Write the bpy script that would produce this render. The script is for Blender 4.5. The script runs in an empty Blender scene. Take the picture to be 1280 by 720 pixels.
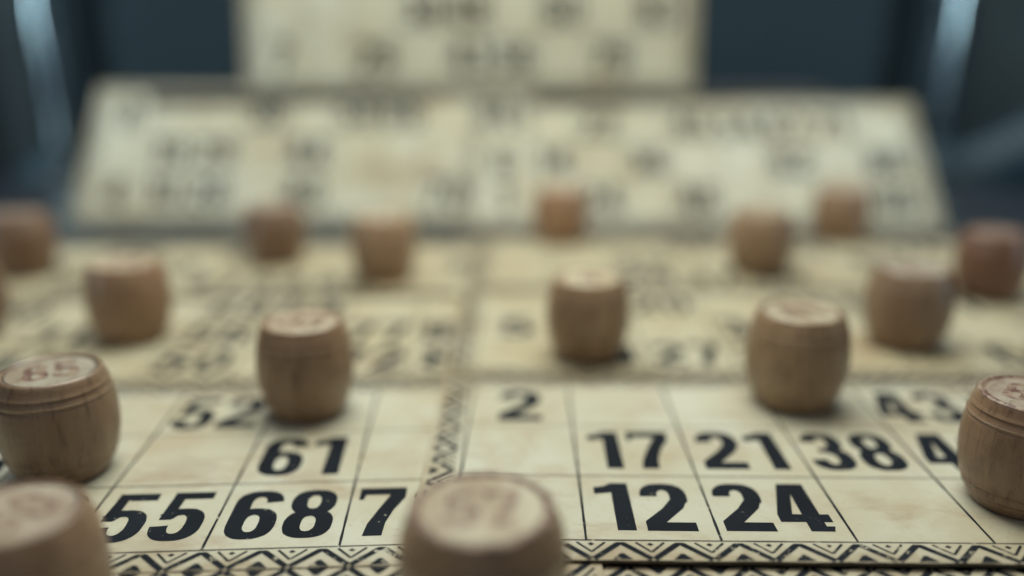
import bpy, bmesh, math, random
from mathutils import Vector, Matrix
random.seed(7)
S = bpy.context.scene
COL = S.collection
R = math.radians

# ------------------------------------------------------------------ sizes (metres)
W = 0.024                 # one cell of a card
h = 3.55 * W              # lens height over the cards
RH = 0.967 * W            # cell row height
BD = 0.25 * W             # top / bottom ornament band
BL = 0.33 * W             # left / right ornament band
TH = 0.0007               # card thickness
LV = 0.00076              # step between stacked cards
FPX = 1063.0
PITCH = math.atan(310 / FPX)
CAMZ = h + 2 * LV + TH

def at(px, py, z=0.0):
    """pixel of the 1280x720 photograph -> point on the horizontal plane z"""
    a = PITCH
    vx = (px - 640) / FPX; vy = (py - 360) / FPX
    d = Vector((vx, math.cos(a) - vy * math.sin(a), -math.sin(a) - vy * math.cos(a)))
    t = (z - CAMZ) / d.z
    return Vector((d.x * t, d.y * t, z))

# ------------------------------------------------------------------ tagging
def tag(o, label=None, cat=None, group=None, kind=None):
    if label: o['label'] = label
    if cat: o['category'] = cat
    if group: o['group'] = group
    if kind: o['kind'] = kind
    return o

def empty(name, loc=(0, 0, 0), rot=None):
    o = bpy.data.objects.new(name, None)
    COL.objects.link(o); o.location = loc
    o.empty_display_size = 0.01
    if rot is not None: o.rotation_euler = rot
    return o

def link_bm(name, bm, mats, parent=None, smooth=False, sharp=35):
    if smooth:
        for f in bm.faces: f.smooth = True
        for e in bm.edges:
            if len(e.link_faces) == 2 and e.calc_face_angle(0) > R(sharp): e.smooth = False
    me = bpy.data.meshes.new(name)
    bm.to_mesh(me); bm.free()
    for m in (mats if isinstance(mats, (list, tuple)) else [mats]): me.materials.append(m)
    o = bpy.data.objects.new(name, me)
    COL.objects.link(o)
    if parent: o.parent = parent
    return o

# ------------------------------------------------------------------ materials
def newmat(name):
    m = bpy.data.materials.new(name); m.use_nodes = True
    nt = m.node_tree
    return m, nt, nt.nodes['Principled BSDF']

def N(nt, t, **kw):
    n = nt.nodes.new(t)
    for k, v in kw.items():
        if k.startswith('i_'): n.inputs[k[2:].replace('_', ' ')].default_value = v
        else: setattr(n, k, v)
    return n

def ramp(nt, src, stops):
    r = nt.nodes.new('ShaderNodeValToRGB')
    el = r.color_ramp.elements
    while len(el) < len(stops): el.new(0.5)
    for e, (p, c) in zip(el, stops):
        e.position = p
        e.color = (c, c, c, 1) if isinstance(c, float) else (*c, 1)
    nt.links.new(src, r.inputs[0])
    return r.outputs[0]

def mix(nt, fac, a, b, mode='MIX'):
    m = nt.nodes.new('ShaderNodeMix'); m.data_type = 'RGBA'; m.blend_type = mode
    for sock, v in ((m.inputs['Factor'], fac), (m.inputs[6], a), (m.inputs[7], b)):
        if hasattr(v, 'links'): nt.links.new(v, sock)
        elif isinstance(v, (int, float)): sock.default_value = v
        else: sock.default_value = (*v, 1)
    return m.outputs[2]

def paper_color(nt):
    """aged cream cardboard with blotches, brown smears and fibres"""
    tc = N(nt, 'ShaderNodeTexCoord'); oi = N(nt, 'ShaderNodeObjectInfo')
    geo = N(nt, 'ShaderNodeNewGeometry')
    P = geo.outputs['Position']
    L = nt.links
    n1 = N(nt, 'ShaderNodeTexNoise', i_Scale=34.0, i_Detail=5.0, i_Roughness=0.55); L.new(P, n1.inputs['Vector'])
    n2 = N(nt, 'ShaderNodeTexNoise', i_Scale=75.0, i_Detail=7.0, i_Roughness=0.65, i_Distortion=0.6); L.new(P, n2.inputs['Vector'])
    mp = N(nt, 'ShaderNodeMapping'); mp.inputs['Scale'].default_value = (24, 62, 60); L.new(P, mp.inputs['Vector'])
    n3 = N(nt, 'ShaderNodeTexNoise', i_Scale=1.0, i_Detail=5.0, i_Roughness=0.62, i_Distortion=0.2); L.new(mp.outputs[0], n3.inputs['Vector'])
    n4 = N(nt, 'ShaderNodeTexNoise', i_Scale=900.0, i_Detail=4.0, i_Roughness=0.6); L.new(P, n4.inputs['Vector'])
    c = mix(nt, ramp(nt, n1.outputs['Fac'], [(0.36, 0.0), (0.66, 1.0)]), (0.56, 0.545, 0.44), (0.49, 0.44, 0.31))
    c = mix(nt, ramp(nt, n2.outputs['Fac'], [(0.48, 0.0), (0.80, 0.78)]), c, (0.40, 0.29, 0.17))
    c = mix(nt, ramp(nt, n3.outputs['Fac'], [(0.55, 0.0), (0.74, 0.72)]), c, (0.31, 0.19, 0.105))
    c = mix(nt, ramp(nt, n4.outputs['Fac'], [(0.60, 0.0), (0.78, 0.5)]), c, (0.33, 0.25, 0.15))
    # handling dirt that has crept in from the rim of each card
    sp = N(nt, 'ShaderNodeSeparateXYZ'); L.new(tc.outputs['Object'], sp.inputs[0])
    def m(op, a, b=0.0):
        q = N(nt, 'ShaderNodeMath', operation=op)
        for s_, v in ((q.inputs[0], a), (q.inputs[1], b)):
            if hasattr(v, 'links'): L.new(v, s_)
            else: s_.default_value = v
        return q.outputs[0]
    dx = m('MINIMUM', m('ADD', sp.outputs[0], BL), m('SUBTRACT', 9 * W + BL, sp.outputs[0]))
    dy = m('MINIMUM', m('ADD', sp.outputs[1], BD), m('SUBTRACT', 3 * RH + BD, sp.outputs[1]))
    d = m('ADD', m('MULTIPLY', m('MINIMUM', dx, dy), 90.0), m('MULTIPLY', m('SUBTRACT', n2.outputs['Fac'], 0.5), 2.2))
    c = mix(nt, ramp(nt, d, [(0.0, 0.60), (0.12, 0.30), (0.6, 0.0)]), c, (0.33, 0.24, 0.14))
    c = mix(nt, 1.0, c, oi.outputs['Color'], 'MULTIPLY')
    return c, n4.outputs['Fac'], n3.outputs['Fac']

def mat_paper():
    m, nt, b = newmat('aged_card'); L = nt.links
    c, fine, streak = paper_color(nt)
    L.new(c, b.inputs['Base Color'])
    b.inputs['Roughness'].default_value = 0.62
    b.inputs['Specular IOR Level'].default_value = 0.3
    bp = N(nt, 'ShaderNodeBump'); bp.inputs['Strength'].default_value = 0.25; bp.inputs['Distance'].default_value = 0.0002
    L.new(fine, bp.inputs['Height']); L.new(bp.outputs[0], b.inputs['Normal'])
    return m

def mat_ink(name, col, wear=0.72):
    m, nt, b = newmat(name); L = nt.links
    c, fine, streak = paper_color(nt)
    geo = N(nt, 'ShaderNodeNewGeometry')
    n = N(nt, 'ShaderNodeTexNoise', i_Scale=520.0, i_Detail=6.0, i_Roughness=0.72); L.new(geo.outputs['Position'], n.inputs['Vector'])
    n2 = N(nt, 'ShaderNodeTexNoise', i_Scale=60.0, i_Detail=3.0); L.new(geo.outputs['Position'], n2.inputs['Vector'])
    mu = N(nt, 'ShaderNodeMath', operation='MULTIPLY_ADD'); L.new(n2.outputs['Fac'], mu.inputs[0]); mu.inputs[1].default_value = 0.25
    L.new(n.outputs['Fac'], mu.inputs[2])
    f = ramp(nt, mu.outputs[0], [(wear + 0.04, 0.0), (wear + 0.09, 0.85)])
    inkc = mix(nt, ramp(nt, n2.outputs['Fac'], [(0.3, 0.0), (0.7, 1.0)]), col, tuple(x * 1.7 for x in col))
    L.new(mix(nt, f, inkc, c), b.inputs['Base Color'])
    b.inputs['Roughness'].default_value = 0.7
    b.inputs['Specular IOR Level'].default_value = 0.10
    return m

def mat_wood(name, end=False):
    m, nt, b = newmat(name); L = nt.links
    tc = N(nt, 'ShaderNodeTexCoord'); oi = N(nt, 'ShaderNodeObjectInfo')
    off = N(nt, 'ShaderNodeVectorMath', operation='SCALE'); L.new(oi.outputs['Location'], off.inputs[0]); off.inputs['Scale'].default_value = 1.0
    cb = N(nt, 'ShaderNodeCombineXYZ'); L.new(oi.outputs['Random'], cb.inputs[0]); L.new(oi.outputs['Random'], cb.inputs[1])
    ad = N(nt, 'ShaderNodeVectorMath', operation='ADD'); L.new(tc.outputs['Object'], ad.inputs[0]); L.new(cb.outputs[0], ad.inputs[1])
    mp = N(nt, 'ShaderNodeMapping'); mp.inputs['Scale'].default_value = (1, 1, 0.12) if not end else (1, 0.25, 1)
    L.new(ad.outputs[0], mp.inputs['Vector'])
    n1 = N(nt, 'ShaderNodeTexNoise', i_Scale=900.0, i_Detail=6.0, i_Roughness=0.62, i_Distortion=0.3); L.new(mp.outputs[0], n1.inputs['Vector'])
    n2 = N(nt, 'ShaderNodeTexNoise', i_Scale=190.0, i_Detail=4.0); L.new(mp.outputs[0], n2.inputs['Vector'])
    n3 = N(nt, 'ShaderNodeTexNoise', i_Scale=110.0, i_Detail=5.0, i_Roughness=0.6); L.new(ad.outputs[0], n3.inputs['Vector'])
    if end:
        a, bb, cc = (0.54, 0.49, 0.375), (0.40, 0.32, 0.22), (0.25, 0.16, 0.10)
    else:
        a, bb, cc = (0.37, 0.248, 0.148), (0.28, 0.181, 0.106), (0.13, 0.080, 0.045)
    c = mix(nt, ramp(nt, n2.outputs['Fac'], [(0.35, 0.0), (0.65, 1.0)]), a, bb)
    c = mix(nt, ramp(nt, n1.outputs['Fac'], [(0.52, 0.0), (0.72, 0.8)]), c, cc)
    c = mix(nt, ramp(nt, n3.outputs['Fac'], [(0.56, 0.0), (0.76, 0.5)]), c, cc)
    c = mix(nt, 1.0, c, oi.outputs['Color'], 'MULTIPLY')
    L.new(c, b.inputs['Base Color'])
    rr = ramp(nt, n3.outputs['Fac'], [(0.3, 0.28), (0.7, 0.46)]); L.new(rr, b.inputs['Roughness'])
    b.inputs['Specular IOR Level'].default_value = 0.5
    b.inputs['Coat Weight'].default_value = 0.35; b.inputs['Coat Roughness'].default_value = 0.32
    if not end:
        # fine turning marks round the barrel plus the fibres
        mp2 = N(nt, 'ShaderNodeMapping'); mp2.inputs['Scale'].default_value = (0.1, 0.1, 4.5); L.new(ad.outputs[0], mp2.inputs['Vector'])
        n5 = N(nt, 'ShaderNodeTexNoise', i_Scale=700.0, i_Detail=3.0); L.new(mp2.outputs[0], n5.inputs['Vector'])
        sm = N(nt, 'ShaderNodeMath', operation='ADD'); L.new(n5.outputs['Fac'], sm.inputs[0]); L.new(n1.outputs['Fac'], sm.inputs[1])
        hh = sm.outputs[0]
    else: hh = n1.outputs['Fac']
    bp = N(nt, 'ShaderNodeBump'); bp.inputs['Strength'].default_value = 0.45; bp.inputs['Distance'].default_value = 0.00025
    L.new(hh, bp.inputs['Height']); L.new(bp.outputs[0], b.inputs['Normal'])
    return m

def mat_simple(name, col, rough, metal=0.0, scale=60, var=0.3, bump=0.0):
    m, nt, b = newmat(name); L = nt.links
    tc = N(nt, 'ShaderNodeTexCoord')
    n = N(nt, 'ShaderNodeTexNoise', i_Scale=float(scale), i_Detail=5.0); L.new(tc.outputs['Object'], n.inputs['Vector'])
    c = mix(nt, ramp(nt, n.outputs['Fac'], [(0.3, 0.0), (0.7, 1.0)]), col, tuple(x * (1 - var) for x in col))
    L.new(c, b.inputs['Base Color'])
    b.inputs['Roughness'].default_value = rough; b.inputs['Metallic'].default_value = metal
    if bump:
        bp = N(nt, 'ShaderNodeBump'); bp.inputs['Strength'].default_value = bump; bp.inputs['Distance'].default_value = 0.001
        L.new(n.outputs['Fac'], bp.inputs['Height']); L.new(bp.outputs[0], b.inputs['Normal'])
    return m

PAPER = mat_paper()
INK = mat_ink('black_ink', (0.007, 0.0092, 0.0135), 0.74)
EDGE = mat_simple('shaded_card_edge', (0.075, 0.060, 0.045), 0.9, scale=400, var=0.5)  # card sides coloured near-black, painting in the shade of the gaps
INKW = mat_ink('worn_black_ink', (0.009, 0.011, 0.015), 0.668)
LINE = mat_ink('line_ink', (0.014, 0.015, 0.018), 0.70)
WOOD = mat_wood('barrel_wood')
FACE = mat_wood('pale_end_grain', True)
BURN = mat_simple('burnt_ring', (0.075, 0.045, 0.030), 0.5, scale=700, var=0.5)
def mat_stamp():
    m, nt, b = newmat('worn_red_stamp_ink'); L = nt.links
    geo = N(nt, 'ShaderNodeNewGeometry')
    n = N(nt, 'ShaderNodeTexNoise', i_Scale=480.0, i_Detail=6.0, i_Roughness=0.7); L.new(geo.outputs['Position'], n.inputs['Vector'])
    L.new(mix(nt, ramp(nt, n.outputs['Fac'], [(0.42, 0.0), (0.56, 0.92)]), (0.125, 0.052, 0.036), (0.36, 0.26, 0.18)), b.inputs['Base Color'])
    b.inputs['Roughness'].default_value = 0.5
    return m
RED = mat_stamp()
TABLE = mat_simple('dark_table', (0.016, 0.020, 0.026), 0.38, scale=30, bump=0.1)
CHROME = mat_simple('dull_chrome', (0.60, 0.72, 0.74), 0.16, 1.0, scale=10, var=0.2)
UPHOL = mat_simple('dark_upholstery', (0.008, 0.024, 0.035), 0.8, scale=150, bump=0.2)
ARM = mat_simple('blue_grey_padding', (0.022, 0.05, 0.068), 0.5, scale=40)
CURTAIN = mat_simple('grey_cloth', (0.20, 0.25, 0.25), 0.9, scale=7, bump=0.2)
WALL = mat_simple('dark_wall', (0.02, 0.026, 0.034), 0.9, scale=4)
BOX = mat_simple('dark_box_board', (0.04, 0.035, 0.03), 0.7, scale=30)

# ------------------------------------------------------------------ flat ink shapes
class Ink:
    """flat printed shapes, each laid a hair above the one before"""
    def __init__(s, z0=0.000022, dz=0.0000015, jit=0.0):
        s.bm = bmesh.new(); s.z = z0; s.dz = dz; s.jit = jit
    def poly(s, pts):
        z = s.z; s.z += s.dz
        vs = [s.bm.verts.new((x, y, z)) for x, y in pts]
        f = s.bm.faces.new(vs); f.normal_update()
        if f.normal.z < 0: f.normal_flip()
    def strip(s, A, B):
        z = s.z; s.z += s.dz
        va = [s.bm.verts.new((x, y, z)) for x, y in A]; vb = [s.bm.verts.new((x, y, z)) for x, y in B]
        n = len(A)
        closed = (Vector(A[0]) - Vector(A[-1])).length < 1e-9
        for i in range(n - 1):
            f = s.bm.faces.new((va[i], va[i + 1], vb[i + 1], vb[i])); f.normal_update()
            if f.normal.z < 0: f.normal_flip()
    def seg(s, p, q, w, steps=1):
        p = Vector(p); q = Vector(q); d = (q - p); n = Vector((-d.y, d.x)).normalized() * w / 2
        if steps == 1:
            s.poly([tuple(p - n), tuple(q - n), tuple(q + n), tuple(p + n)]); return
        A = []; B = []
        for i in range(steps + 1):
            c = p + d * i / steps
            j = random.uniform(0.75, 1.15)
            A.append(tuple(c - n * j)); B.append(tuple(c + n * j))
        s.strip(A, B)

def sgnpow(v, e): return math.copysign(abs(v) ** e, v)

def glyph(ch):
    """digit as shapes in a box 0.54 wide, 1 high -> list of ('p', pts) / ('s', A, B)"""
    out = []
    def arc(cx, cy, a, b, tx, ty, t0, t1, n=2.5, k=40):
        A = []; B = []
        for i in range(k + 1):
            t = R(t0 + (t1 - t0) * i / k); c = sgnpow(math.cos(t), 2 / n); s_ = sgnpow(math.sin(t), 2 / n)
            A.append((cx + a * c, cy + b * s_)); B.append((cx + (a - tx) * c, cy + (b - ty) * s_))
        out.append(('s', A, B))
    def rect(x0, y0, x1, y1): out.append(('p', [(x0, y0), (x1, y0), (x1, y1), (x0, y1)]))
    def P(*pts): out.append(('p', list(pts)))
    if ch == '0': arc(.27, .5, .27, .5, .18, .14, 0, 360)
    elif ch == '1':
        rect(.20, 0, .405, 1); P((.21, 1), (.12, .93), (.0, .90), (.0, .75), (.21, .79))
    elif ch == '2':
        arc(.27, .715, .27, .285, .20, .15, 180, -25)
        P((.527, .63), (.335, .64), (.225, .46), (.0, .19), (.0, .10), (.20, .14), (.46, .46))
        rect(0, 0, .545, .17)
    elif ch == '3':
        arc(.265, .735, .25, .265, .185, .14, 178, -90); arc(.27, .285, .27, .285, .195, .15, 90, -178)
        rect(.16, .455, .29, .56)
    elif ch == '4':
        rect(.275, .0, .47, 1.0); rect(.0, .18, .57, .34)
        P((.17, 1.0), (.285, 1.0), (.285, .80), (.165, .33), (0, .33)); P((.46,.10),(.56,.10),(.53,.0),(.46,.0))
    elif ch == '5':
        rect(.05, .85, .51, 1.0); P((.05, .86), (.03, .42), (.17, .42), (.19, .86))
        arc(.26, .325, .28, .325, .195, .14, 148, -176)
    elif ch in '69':
        fl = ch == '9'
        arc(.27, .31, .27, .31, .19, .14, 0, 360); rect(.0, .30, .19, .72)
        arc(.27, .715, .27, .285, .19, .14, 182, 5)
        if fl:
            g = []
            for it in out:
                f = lambda pts: [(.54 - x, 1 - y) for x, y in pts]
                g.append(('p', f(it[1])) if it[0] == 'p' else ('s', f(it[1]), f(it[2])))
            out = g
    elif ch == '7':
        P((.0, 1), (.0, .74), (.05, .74), (.075, .845), (.54, .845), (.54, 1))
        P((.36, .85), (.54, .85), (.535, .78), (.42, .52), (.345, .25), (.325, 0), (.115, 0), (.15, .24), (.24, .52))
    elif ch == '8':
        arc(.27, .735, .255, .265, .18, .125, 0, 360); arc(.27, .285, .27, .285, .19, .135, 0, 360)
    return out

def draw_number(ink, txt, cx, cy, hh, sx=1.0, rot=0.0, gap=0.09):
    adv = {'1': .43}
    ws = [adv.get(c, .54) for c in txt]
    tot = sum(ws) + gap * (len(txt) - 1)
    x = -tot / 2
    cr, sr = math.cos(rot), math.sin(rot)
    for c, w_ in zip(txt, ws):
        jx = random.uniform(-.006, .006); jy = random.uniform(-.006, .006)
        def T(p):
            u = (x + p[0] + jx + random.uniform(-.0025, .0025)) * hh * sx; v = (p[1] - .5 + jy + random.uniform(-.0025, .0025)) * hh
            return (cx + u * cr - v * sr, cy + u * sr + v * cr)
        for it in glyph(c):
            if it[0] == 'p': ink.poly([T(p) for p in it[1]])
            else:
                A = [T(p) for p in it[1]]; B = [T(p) for p in it[2]]
                if it[1][0] == it[1][-1] or (abs(it[1][0][0] - it[1][-1][0]) < 1e-6 and abs(it[1][0][1] - it[1][-1][1]) < 1e-6):
                    A[-1] = A[0]; B[-1] = B[0]
                ink.strip(A, B)
        x += w_ + gap

def ornament(ink, x0, x1, f, b):
    """zigzag band; f(u, v) maps along / across (v=0 outer edge, 1 inner line)"""
    Pd = 0.44 * W
    n = max(1, round((x1 - x0) / Pd)); Pd = (x1 - x0) / n
    def seg(a, c, w_):
        ink.seg(f(*a), f(*c), w_)
    for i in range(n):
        u = x0 + i * Pd
        m = u + Pd / 2
        # thick zigzag
        seg((u + Pd * .02, .06), (m - Pd * .05, .84), (.050 if b == 0 else .052) * W)
        seg((u + Pd * .98, .06), (m + Pd * .05, .84), (.050 if b == 0 else .052) * W)
        ink.poly([f(m - Pd * .12, .78), f(m + Pd * .12, .78), f(m + Pd * .07, .94), f(m - Pd * .07, .94)])
        # half lozenge at the outer edge
        ink.poly([f(m - Pd * .17, .04), f(m + Pd * .17, .04), f(m + Pd * .03, .36), f(m - Pd * .03, .36)])
        # thin V with its dot, and the cross where two bands meet
        for sg in (-1, 1):
            c0 = u if sg > 0 else u + Pd
            seg((c0, .42), (c0 + sg * Pd * .24, .93), .020 * W)
            ink.poly([f(c0, .74), f(c0 + sg * Pd * .06, .83), f(c0, .92)])

def rot_loop(pts): return pts

def make_card(name, loc, rot, numbers, label, group, scale=1.0, seed=0, tone=(1, 1, 1)):
    """card with its grid corner (left bottom cell corner) at the thing's origin; y is towards the top"""
    random.seed(seed)
    root = empty(name, loc, rot); root.scale = (scale,) * 3
    tag(root, label, 'lotto card', group)
    x0, x1, y0, y1 = -BL, 9 * W + BL, -BD, 3 * RH + BD
    # sheet: rounded worn outline with soft edges
    loop = []
    r = 0.0009
    for cx, cy, a0 in ((x1 - r, y0 + r, -90), (x1 - r, y1 - r, 0), (x0 + r, y1 - r, 90), (x0 + r, y0 + r, 180)):
        for k in range(5):
            a = R(a0 + 22.5 * k); loop.append((cx + r * math.cos(a), cy + r * math.sin(a)))
    dense = []
    for i, p in enumerate(loop):
        q = loop[(i + 1) % len(loop)]; d = math.hypot(q[0] - p[0], q[1] - p[1])
        n = max(1, int(d / 0.003))
        for k in range(n):
            t = k / n; dense.append((p[0] + (q[0] - p[0]) * t, p[1] + (q[1] - p[1]) * t))
    mx, my = (x0 + x1) / 2, (y0 + y1) / 2
    bm = bmesh.new(); rings = []
    jit = [(random.uniform(-1, 1) * .00009, random.uniform(-1, 1) * .00009) for _ in dense]
    for z, ins in ((-TH, 0.0001), (-TH * .8, 0), (-TH * .2, 0), (-TH * .05, .00006), (0, .00018)):
        rg = []
        for (x, y), (jx, jy) in zip(dense, jit):
            dx = -ins if x > mx else ins; dy = -ins if y > my else ins
            rg.append(bm.verts.new((x + jx + dx, y + jy + dy, z)))
        rings.append(rg)
    n = len(dense)
    for a, b in zip(rings, rings[1:]):
        for i in range(n):
            bm.faces.new((a[i], a[(i + 1) % n], b[(i + 1) % n], b[i]))
    bm.faces.new(rings[-1]); bm.faces.new(list(reversed(rings[0])))
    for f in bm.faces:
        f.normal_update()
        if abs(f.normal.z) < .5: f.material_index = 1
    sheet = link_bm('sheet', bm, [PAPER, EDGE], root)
    sheet.color = (*tone, 1)
    # printed rules
    g = Ink()
    for r_ in range(4):
        wv = .013 * W if r_ in (1, 2) else .016 * W
        g.seg((0, r_ * RH), (9 * W, r_ * RH), wv, 60)
    for c in range(10):
        g.seg((c * W, 0), (c * W, 3 * RH), .021 * W, 24)
    link_bm('grid_lines', g.bm, LINE, root)
    # ornament bands
    o = Ink(z0=0.000020, dz=0.0000001)
    wq = 9 * W + BL * .9
    ornament(o, -BL * .82, 9 * W + BL * .82, lambda u, v: (u, -BD + v * BD * .96), 0)
    ornament(o, -BL * .82, 9 * W + BL * .82, lambda u, v: (u, 3 * RH + BD - v * BD * .96), 0)
    ornament(o, 0, 3 * RH, lambda u, v: (-BL * .86 + v * BL * .72, u), 1)
    ornament(o, 0, 3 * RH, lambda u, v: (9 * W + BL * .86 - v * BL * .72, u), 1)
    link_bm('border_ornament', o.bm, INKW, root)
    for (row, c), t in numbers.items():
        k = Ink(z0=0.00003)
        draw_number(k, t, (c + .488) * W + random.uniform(-.01, .01) * W, (row + .5) * RH + random.uniform(-.01, .01) * W, .71 * W, sx=(.985 if len(t) > 1 else 1.10))
        link_bm('printed_number', k.bm, INK, root)
    return root

def grid(top, mid, bot):
    d = {}
    for row, s_ in ((2, top), (1, mid), (0, bot)):
        for c, t in s_.items(): d[(row, c)] = t
    return d

# ------------------------------------------------------------------ the flat cards
zt = [-LV + TH, TH, LV + TH, 2 * LV + TH]       # top faces of the levels
Z0 = zt[0] - TH                                  # table top
FLAT = 'lotto cards laid flat on the table'
PITCHY = 3 * RH + 2 * BD
def yax(a): return Vector((-math.sin(a), math.cos(a), 0))
def xax(a): return Vector((math.cos(a), math.sin(a), 0))

aR = R(-0.9); aL = R(3.0)
zR, zL = zt[3], zt[2]
R1 = at(564, 673.5, zR)
make_card('lotto_card', R1, (0, 0, aR), grid({0: '2', 4: '43', 5: '57', 8: '84'}, {1: '17', 2: '21', 3: '38', 4: '49', 7: '76'}, {1: '12', 2: '24', 5: '51', 6: '69', 8: '80'}),
          'lotto card in sharp focus reading 2, 17, 21, 38 and 12, 24 along its rows', FLAT, seed=1)
aR2 = R(-0.5)
R2 = R1 + yax(aR) * (PITCHY + .0004) + xax(aR) * (-.0010)
R2 = Vector((R2.x, R2.y, zR))
make_card('lotto_card', R2, (0, 0, aR2), grid({2: '20', 4: '46', 5: '53', 6: '61', 8: '89'}, {0: '5', 1: '13', 3: '34', 5: '58', 7: '78'}, {1: '19', 2: '27', 3: '33', 6: '64', 8: '82'}),
          'blurred flat lotto card just behind the sharp one, a lone 5 in its left column', FLAT, seed=2, tone=(.91, .86, .77))
R3 = R2 + yax(aR2) * (PITCHY + .0005) + xax(aR2) * (.0006); aR3 = R(-1.2)
make_card('lotto_card', R3, (0, 0, aR3), grid({3: '32', 5: '50', 7: '74'}, {2: '25', 6: '67', 8: '86'}, {2: '28', 3: '37', 4: '40', 6: '63'}),
          'farthest flat lotto card on the right, right below the leaning cards', FLAT, seed=3, tone=(.86, .80, .70))

L1 = at(424, 683, zL) - xax(aL) * 7 * W
make_card('lotto_card', L1, (0, 0, aL), grid({0: '6', 2: '29', 3: '36', 5: '52', 8: '88'}, {1: '11', 3: '35', 6: '61', 8: '83'}, {1: '14', 4: '46', 5: '55', 6: '68', 7: '73'}),
          'lotto card reading 52, 61, 55, 68 with its right end tucked under its neighbour', FLAT, seed=4)
aL2 = R(2.6)
L2 = L1 + yax(aL) * (PITCHY + .0005) + xax(aL) * (-.0168)
make_card('lotto_card', L2, (0, 0, aL2), grid({2: '20', 5: '59', 6: '64'}, {1: '18', 3: '31', 5: '56', 7: '77', 8: '87'}, {3: '34', 5: '50', 7: '72', 8: '81'}),
          'second lotto card from the front on the left, blurred, partly hidden by its right neighbour', FLAT, seed=5, tone=(.91, .86, .77))
aL3 = R(1.2)
L3 = L2 + yax(aL2) * (PITCHY + .0006) + xax(aL2) * (.006)
make_card('lotto_card', L3, (0, 0, aL3), grid({2: '26', 4: '48', 0: '1'}, {1: '15', 3: '33', 8: '85'}, {2: '23', 4: '41', 5: '54', 6: '62'}),
          'farthest flat lotto card on the left, below the leaning cards', FLAT, seed=6, tone=(.86, .80, .70))

# two cards towards the viewer, only their top ornament shows
aF = R(3.0)
topL = at(778, 701, zL)                         # its top right corner
F1 = topL - xax(aF) * (9 * W + BL) - yax(aF) * (3 * RH + BD)
_pd = (9 * W + 2 * .82 * BL) / round((9 * W + 2 * .82 * BL) / (.44 * W))
_dx = (F1 + yax(aF) * (3 * RH + 2 * BD) - L1).dot(xax(aL))
F1 = F1 + xax(aF) * (round(_dx / _pd) * _pd - _dx)
_gap = (L1 - F1).dot(yax(aL)) - (3 * RH + 2 * BD)
F1 = F1 + yax(aL) * (_gap - .0003)
make_card('lotto_card', F1, (0, 0, aF), grid({1: '12', 4: '45', 8: '82'}, {0: '8', 3: '37'}, {2: '21', 6: '65'}),
          'nearest lotto card on the left, only its top ornament band shows at the lower edge', FLAT, seed=7)
aG = R(-0.7)
topR = at(1000, 709.5, zt[1])
F2 = topR - xax(aG) * (4.0 * W) - yax(aG) * (3 * RH + BD)
make_card('lotto_card', F2, (0, 0, aG), grid({1: '10', 4: '48', 8: '90'}, {0: '3', 3: '31'}, {2: '24', 6: '60'}),
          'nearest lotto card on the right, seen as a strip of ornament beyond a dark gap', FLAT, seed=8)

# ------------------------------------------------------------------ the standing cards
STAND = 'lotto cards leaning upright behind the flat ones'
def leaning(px, py, left_corner, yaw, lean, nums, label, scale=1.0, seed=0, base_z=None, dist=None):
    zb = zt[0] - TH + 0.0004 if base_z is None else base_z
    c = at(px, py, zb)
    a = yaw
    M = Matrix.Rotation(a, 4, 'Z') @ Matrix.Rotation(R(90) - lean, 4, 'X')
    corner = Vector(((-BL if left_corner else 9 * W + BL) * scale, -BD * scale, 0))
    loc = c - (M.to_3x3() @ corner)
    return make_card('lotto_card', loc, M.to_euler(), nums, label, STAND, scale, seed)

leaning(86, 279, True, R(-1.0), R(38), grid({0: '8', 3: '36', 5: '58', 6: '66', 8: '84'}, {1: '19', 2: '29', 4: '44', 8: '80'}, {0: '4', 1: '10', 2: '28', 4: '40', 7: '70'}),
        'leaning lotto card on the left, tucked behind its right neighbour', seed=9)
leaning(1183, 289, False, R(-1.5), R(45), grid({2: '22', 4: '45', 5: '54', 6: '67', 7: '71'}, {0: '6', 1: '14', 3: '36', 6: '62', 8: '86'}, {0: '1', 2: '24', 4: '46', 7: '75', 8: '88'}),
        'wide leaning lotto card on the right, in front of the other leaning ones', seed=10)

# dark box that carries the upper card and props the leaning ones
bd = 5.36 * h; bz = 0.715 * h
box = empty('game_box', (-.01, bd + .033, Z0))
tag(box, 'dark flat game box hidden behind the leaning cards, propping them up', 'box')
def boxmesh(sx, sy, sz, z0, bev=.002):
    bm = bmesh.new(); bmesh.ops.create_cube(bm, size=1)
    for v in bm.verts: v.co = Vector((v.co.x * sx, v.co.y * sy, (v.co.z + .5) * sz + z0))
    bmesh.ops.bevel(bm, geom=list(bm.edges), offset=bev, segments=2, affect='EDGES')
    return bm
link_bm('base', boxmesh(.36, .058, bz * .7, 0), BOX, box)
link_bm('lid', boxmesh(.366, .064, bz * .3 - .0004, bz * .7 + .0004), BOX, box)

# upper card standing on the box
sc = 1.02
yU = 5.40 * h
M = Matrix.Rotation(R(-.6), 4, 'Z') @ Matrix.Rotation(R(90 - 6), 4, 'X')
xl = (313 - 640) / FPX * 5.36 * h
loc = Vector((xl, yU, Z0 + bz + .0006)) - M.to_3x3() @ Vector((-BL * sc, -BD * sc, 0))
make_card('lotto_card', loc, M.to_euler(), grid({1: '17', 4: '42', 6: '65', 7: '78', 8: '90'}, {3: '38', 4: '49', 6: '60', 8: '83', 0: ''}, {0: '7', 2: '29', 4: '43', 5: '56', 7: '79'}),
          'upright lotto card standing highest in the picture, cut off by the top edge', STAND, sc, 11)

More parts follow.
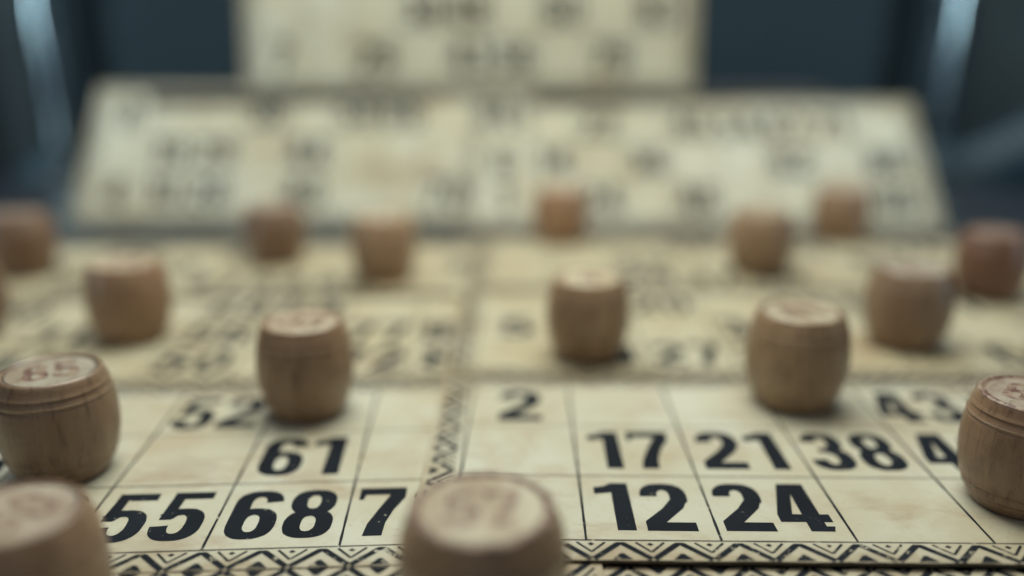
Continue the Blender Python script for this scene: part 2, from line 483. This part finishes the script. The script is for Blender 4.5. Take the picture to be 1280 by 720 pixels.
# ------------------------------------------------------------------ barrels
BH, RM, RE = .262 * h, .131 * h, .1105 * h
RB = .099 * h
def barrel_body():
    pr = []
    pr.append((0, 0)); pr.append((RB * .90, 0)); pr.append((RB * .96, .0002))
    n = 64
    for i in range(n + 1):
        t = i / n; z = .0008 + t * (BH - .0016)
        rr = (RE if t > .52 else RB) + (RM - (RE if t > .52 else RB)) * (1 - abs((t - .52) / (.48 if t > .52 else .52)) ** 2.1)
        for g in (.085, .175, .80, .885):
            rr -= .00020 * math.exp(-((t - g) / .010) ** 2)
            rr += .00020 * math.exp(-((t - g - .026) / .013) ** 2)
        pr.append((rr, z))
    pr += [(RE * .985, BH - .0004), (RE * .955, BH - .0001), (RE * .93, BH), (RE * .90, BH - .00015), (RE * .88, BH - .0004), (0, BH - .0004)]
    bm = bmesh.new(); SEG = 96; rings = []
    for r_, z in pr:
        if r_ == 0: rings.append([bm.verts.new((0, 0, z))]); continue
        rings.append([bm.verts.new((r_ * math.cos(2 * math.pi * k / SEG), r_ * math.sin(2 * math.pi * k / SEG), z)) for k in range(SEG)])
    for a, b in zip(rings, rings[1:]):
        for k in range(SEG):
            k2 = (k + 1) % SEG
            if len(a) == 1: bm.faces.new((a[0], b[k2], b[k]))
            elif len(b) == 1: bm.faces.new((a[k], a[k2], b[0]))
            else: bm.faces.new((a[k], a[k2], b[k2], b[k]))
    bmesh.ops.recalc_face_normals(bm, faces=bm.faces)
    return bm
def disc(r0, r1, z, seg=96):
    bm = bmesh.new()
    if r0 == 0:
        bm.faces.new([bm.verts.new((r1 * math.cos(2 * math.pi * k / seg), r1 * math.sin(2 * math.pi * k / seg), z)) for k in range(seg)])
    else:
        a = [bm.verts.new((r0 * math.cos(2 * math.pi * k / seg), r0 * math.sin(2 * math.pi * k / seg), z)) for k in range(seg)]
        b = [bm.verts.new(((r1 + random.uniform(-1, 1) * .00008) * math.cos(2 * math.pi * k / seg), r1 * math.sin(2 * math.pi * k / seg), z)) for k in range(seg)]
        for k in range(seg): bm.faces.new((a[k], b[k], b[(k + 1) % seg], a[(k + 1) % seg]))
    return bm

FZ = BH - .00035
proto = None
SC = [1.09, 1.0, 1.04, 1.02, 1.09, 1.02, 1.08, 1.05, 1.09, 1.12, 1.12, 1.12, 1.12, 1.14, 1.06, 1.14, 1.1]
BAR = 'numbered wooden lotto barrels standing on the cards'
# ref pixel, mode ('t' = centre of the top face, 'b' = front of the foot), level, number, turn, lean, wood tint, label
bars = [
 (603, 640, 't', zR, '57', 4, (0, 0), (1.05, 1.03, 1.0), 'large blurred barrel nearest the viewer, middle of the lower edge, top stamped 57'),
 (18, 642, 't', zL, '60', 60, (0, 0), (.95, .90, .92), 'large blurred wooden barrel cut off by the lower left corner'),
 (63, 462, 't', zL, '85', 28, (0, 0), (.84, .82, .84), 'dark sharp wooden barrel at the left edge, behind the corner one, pale glossy top'),
 (378, 403, 't', zL, '33', -15, (0, 0), (1.05, 1.0, .97), 'wooden barrel between the printed 52 and 61, its top ringed with reddish ink'),
 (1001, 393, 't', zR, '41', 22, (0, 0), (1.08, 1.06, 1.0), 'wooden barrel above the printed 38, pale top and light groove lines'),
 (1294, 491, 't', zR, '88', -40, (0, 0), (.82, .76, .78), 'sharp dark barrel with red rimmed top cut by the right edge'),
 (169, 433, 'b', zL, '14', 10, (0, 0), (1.05, .95, .88), 'blurred barrel with reddish top left of the 52, above the dark sharp one'),
 (733, 457, 'b', zR, '9', 0, (0, 0), (1.12, 1.08, 1.0), 'blurred light brown barrel directly above the printed 17, behind the lone 2'),
 (1127, 441, 'b', zR, '26', 30, (0, 0), (.88, .84, .86), 'blurred grey brown barrel right behind the printed 43'),
 (481, 355, 'b', zL, '71', 0, (0, 0), (1.08, 1.00, .92), 'small tan barrel alone left of the middle seam, near the far cards'),
 (347, 333, 'b', zL, '38', 0, (0, 0), (.72, .64, .62), 'small dark brown barrel in front of the left leaning card'),
 (700, 306, 'b', zR, '3', 0, (0, 0), (1.08, .90, .78), 'small orange brown barrel farthest back beside the middle seam'),
 (947, 347, 'b', zR, '62', 0, (0, 0), (1.02, .96, .88), 'small tan barrel standing behind the barrel above the 38'),
 (1047, 305, 'b', zR, '17', 0, (0, 0), (.90, .80, .74), 'small brown barrel farthest back on the right, against the leaning card'),
 (1231, 380, 'b', zR, '50', 0, (0, 0), (.56, .40, .39), 'dark reddish barrel at the right edge, farther back than the grey brown one'),
 (33, 349, 'b', zL, '22', 0, (0, 0), (.60, .50, .47), 'dark brown barrel in the far left, beside the lower corner of the left leaning card'),
 (-38, 431, 'b', zL, '47', 0, (0, 0), (.60, .50, .47), 'sliver of a dark barrel at the left edge above the dark sharp one'),
]
for i, (px, py, mode, z, num, turn, lean, tint, label) in enumerate(bars):
    if mode == 't':
        p = at(px, py, z + BH); p.z = z
    else:
        p = at(px, py, z); d = Vector((p.x, p.y, 0)).normalized(); p = p + d * RE * .93
    p.z += .00006
    root = empty('lotto_barrel', p, (0, 0, R(turn)))
    tag(root, label, 'lotto barrel', BAR)
    k_ = SC[i]; root.scale = (k_, k_, 1 + (k_ - 1) * .45 + .02 * math.sin(i * 2.3))
    if proto is None:
        parts = [link_bm('body', barrel_body(), WOOD, root, True), link_bm('top_face', disc(0, RE * .885, FZ), FACE, root), link_bm('painted_ring', disc(RE * .835, RE * .875, FZ + .00003), RED, root)]
        proto = parts
    else:
        parts = []
        for q in proto:
            c = q.copy(); c.parent = root; COL.objects.link(c); parts.append(c)
    if i not in (0, 3, 5, 6):
        parts[2].material_slots[0].link = 'OBJECT'; parts[2].material_slots[0].material = BURN
        parts[2].scale = (1.005, 1.005, 1)
    for q in parts[:2]: q.color = (*tint, 1)
    k = Ink(z0=FZ + .00003, dz=.000001)
    draw_number(k, num, 0, 0, .90 * RE, 1.0)
    if i in (0, 5):
        bm = bmesh.new(); pr = [(RE * .872, BH - .0003), (RE * .90, BH - .00010), (RE * .93, BH + .00005), (RE * .957, BH - .00004), (RE * .99, BH - .00034)]
        rg = [[bm.verts.new((a * math.cos(2 * math.pi * q / 96), a * math.sin(2 * math.pi * q / 96), z_)) for q in range(96)] for a, z_ in pr]
        for A, B in zip(rg, rg[1:]):
            for q in range(96): bm.faces.new((A[q], B[q], B[(q + 1) % 96], A[(q + 1) % 96]))
        link_bm('painted_rim', bm, RED, root, True)
    link_bm('stamped_number', k.bm, RED, root)

# ------------------------------------------------------------------ table and background
def plane(name, x0, x1, y0, y1, z, m):
    bm = bmesh.new(); bm.faces.new([bm.verts.new(v) for v in ((x0, y0, z), (x1, y0, z), (x1, y1, z), (x0, y1, z))])
    return link_bm(name, bm, m)
tb = bmesh.new(); bmesh.ops.create_cube(tb, size=1)
for v in tb.verts: v.co = Vector((v.co.x * 1.5, (v.co.y + .5) * .86 - .3, (v.co.z - .5) * .03 + Z0))
bmesh.ops.bevel(tb, geom=list(tb.edges), offset=.003, segments=3, affect='EDGES')
tag(link_bm('table_top', tb, TABLE), kind='structure')
flr = plane('floor', -3, 3, -2, 3, -.75, WALL); tag(flr, kind='structure')

def tube(pts, rad, seg=24):
    bm = bmesh.new(); pts = [Vector(p) for p in pts]
    # densify
    P = []
    for i in range(len(pts) - 1):
        p0 = pts[max(i - 1, 0)]; p1 = pts[i]; p2 = pts[i + 1]; p3 = pts[min(i + 2, len(pts) - 1)]
        for k in range(10):
            t = k / 10
            P.append(.5 * ((2 * p1) + (p2 - p0) * t + (2 * p0 - 5 * p1 + 4 * p2 - p3) * t * t + (3 * p1 - p0 - 3 * p2 + p3) * t ** 3))
    P.append(pts[-1]); rings = []
    for i, p in enumerate(P):
        d = (P[min(i + 1, len(P) - 1)] - P[max(i - 1, 0)]).normalized()
        a = d.cross(Vector((0, 1, 0.01))).normalized(); b = d.cross(a)
        rings.append([bm.verts.new(p + (a * math.cos(2 * math.pi * k / seg) + b * math.sin(2 * math.pi * k / seg)) * rad) for k in range(seg)])
    for A, B in zip(rings, rings[1:]):
        for k in range(seg): bm.faces.new((A[k], A[(k + 1) % seg], B[(k + 1) % seg], B[k]))
    bm.faces.new(rings[0]); bm.faces.new(list(reversed(rings[-1])))
    bmesh.ops.recalc_face_normals(bm, faces=bm.faces)
    return bm

# chair behind the table: padded back between two curved metal side rails
def ray(px, py, y):
    a = PITCH; vx = (px - 640) / FPX; vy = (py - 360) / FPX
    d = Vector((vx, math.cos(a) - vy * math.sin(a), -math.sin(a) - vy * math.cos(a)))
    t = y / d.y
    return Vector((d.x * t, y, CAMZ + d.z * t))
YC = .60
ch = empty('chair', (0, YC, -.75))
tag(ch, 'dark chair with two shiny curved metal side rails behind the leaning cards', 'chair')
def rel(v): return Vector(v) - Vector((0, YC, -.75))
for pts in (((38, -420), (42, -200), (52, 0), (68, 90), (84, 190), (72, 250), (40, 330)), ((1208, -420), (1204, -200), (1188, 0), (1172, 90), (1160, 180), (1176, 240), (1210, 320))):
    w3 = [rel(ray(x, y, YC)) for x, y in pts]
    last = w3[-1]; w3 += [last + Vector((0, 0, -.25)), Vector((last.x, last.y, 0))]
    link_bm('side_rail', tube(w3, .0108), CHROME, ch, True)
for pts in (((84, 205), (62, 238), (20, 262), (-60, 262)), ((1160, 195), (1182, 232), (1225, 215), (1310, 175))):
    w3 = [rel(ray(x, y, YC - .01 - .015 * k)) for k, (x, y) in enumerate(pts)]
    link_bm('armrest', tube(w3, .020), ARM, ch, True)
# padded back, bulging
bm = bmesh.new()
nx, nz = 48, 40
V = []
A0 = rel(ray(98, 300, YC)); B0 = rel(ray(1146, 300, YC)); top = rel(ray(600, -420, YC)).z; bot = rel(ray(600, 330, YC)).z
for s_ in (-1, 1):
    g = []
    for j in range(nz + 1):
        row = []
        for i in range(nx + 1):
            u = i / nx; v = j / nz
            uu = (2 * u - 1); vv = (2 * v - 1)
            th = .022 * (max(0, 1 - abs(uu) ** 6) ** .5) * (max(0, 1 - abs(vv) ** 8) ** .5)
            x = A0.x + (B0.x - A0.x) * u; z = bot + (top - bot) * v
            row.append(bm.verts.new((x, .03 - .04 * (1 - uu * uu) * -1 + s_ * th, z)))
        g.append(row)
    V.append(g)
for g in V:
    for j in range(nz):
        for i in range(nx): bm.faces.new((g[j][i], g[j][i + 1], g[j + 1][i + 1], g[j + 1][i]))
bmesh.ops.remove_doubles(bm, verts=bm.verts, dist=1e-6)
bmesh.ops.recalc_face_normals(bm, faces=bm.faces)
link_bm('padded_back', bm, UPHOL, ch, True, 60)
sb = boxmesh(.46, .42, .06, .42, .015)
for v in sb.verts: v.co.y += .22
link_bm('seat', sb, UPHOL, ch)

# draped cloth far behind, with folds, and the wall
bm = bmesh.new(); n = 260; rows = 12; g = []
for j in range(rows + 1):
    row = []
    for i in range(n + 1):
        x = -1.5 + 3 * i / n
        y = 1.25 + .06 * math.sin(x * 21 + .8 * math.sin(x * 5)) + .02 * math.sin(x * 47 + j * .12) + .012 * math.sin(x * 9 + j * .35)
        row.append(bm.verts.new((x, y, -.75 + 2.2 * j / rows)))
    g.append(row)
for j in range(rows):
    for i in range(n): bm.faces.new((g[j][i], g[j][i + 1], g[j + 1][i + 1], g[j + 1][i]))
bmesh.ops.solidify(bm, geom=list(bm.faces), thickness=.004)
cu = link_bm('curtain', bm, CURTAIN, None, True)
tag(cu, 'dim grey cloth hanging in folds far behind the chair', 'curtain')
bm = bmesh.new(); bm.faces.new([bm.verts.new(v) for v in ((-3, 1.6, -.75), (3, 1.6, -.75), (3, 1.6, 2.2), (-3, 1.6, 2.2))])
tag(link_bm('back_wall', bm, WALL), kind='structure')

# ------------------------------------------------------------------ lamps
def area(name, loc, target, sx, sy, power, col):
    l = bpy.data.lights.new(name, 'AREA'); l.shape = 'RECTANGLE'; l.size = sx; l.size_y = sy; l.energy = power; l.color = col
    o = bpy.data.objects.new(name, l); COL.objects.link(o); o.location = loc
    o.rotation_euler = (Vector(target) - Vector(loc)).to_track_quat('-Z', 'Y').to_euler()
    return o
area('key_lamp', (-.01, .275, .385), (-.01, .25, 0), .30, .24, 1.60, (1.0, .995, .82))
area('fill_lamp', (-.1, -.5, .7), (0, .25, 0), .9, .7, .75, (.95, .95, .90))
for sx in (-1, 1):
    o = area('rail_highlight_light', (sx * .75, .02, .42), (sx * .28, .6, .2), .05, .7, 0.95, (.68, .9, 1.0))  # unseen light, added to put highlights on the chair rails
    o.data.spread = R(70)
area('curtain_fill_light', (0, .85, 1.1), (0, 1.3, .1), 1.6, .2, 13, (.75, .9, 1.0))  # unseen light, added to brighten the cloth behind the chair

w = bpy.data.worlds.new('World'); S.world = w; w.use_nodes = True
w.node_tree.nodes['Background'].inputs[0].default_value = (.05, .075, .12, 1)
w.node_tree.nodes['Background'].inputs[1].default_value = .6

# ------------------------------------------------------------------ camera
cam = bpy.data.cameras.new('Camera'); co = bpy.data.objects.new('Camera', cam); COL.objects.link(co)
co.location = (0, 0, CAMZ); co.rotation_euler = (R(90) - PITCH, 0, 0)
cam.sensor_width = 36; cam.lens = 36 * FPX / 1280
cam.clip_start = .005; cam.clip_end = 50
cam.dof.use_dof = True
cam.dof.focus_distance = 1.82 * h
cam.dof.aperture_fstop = cam.lens * .001 / (.112 * h)
S.camera = co
S.view_settings.view_transform = 'Standard'; S.view_settings.look = 'None'; S.view_settings.gamma = 1; S.view_settings.exposure = 0
S.render.engine = 'CYCLES'
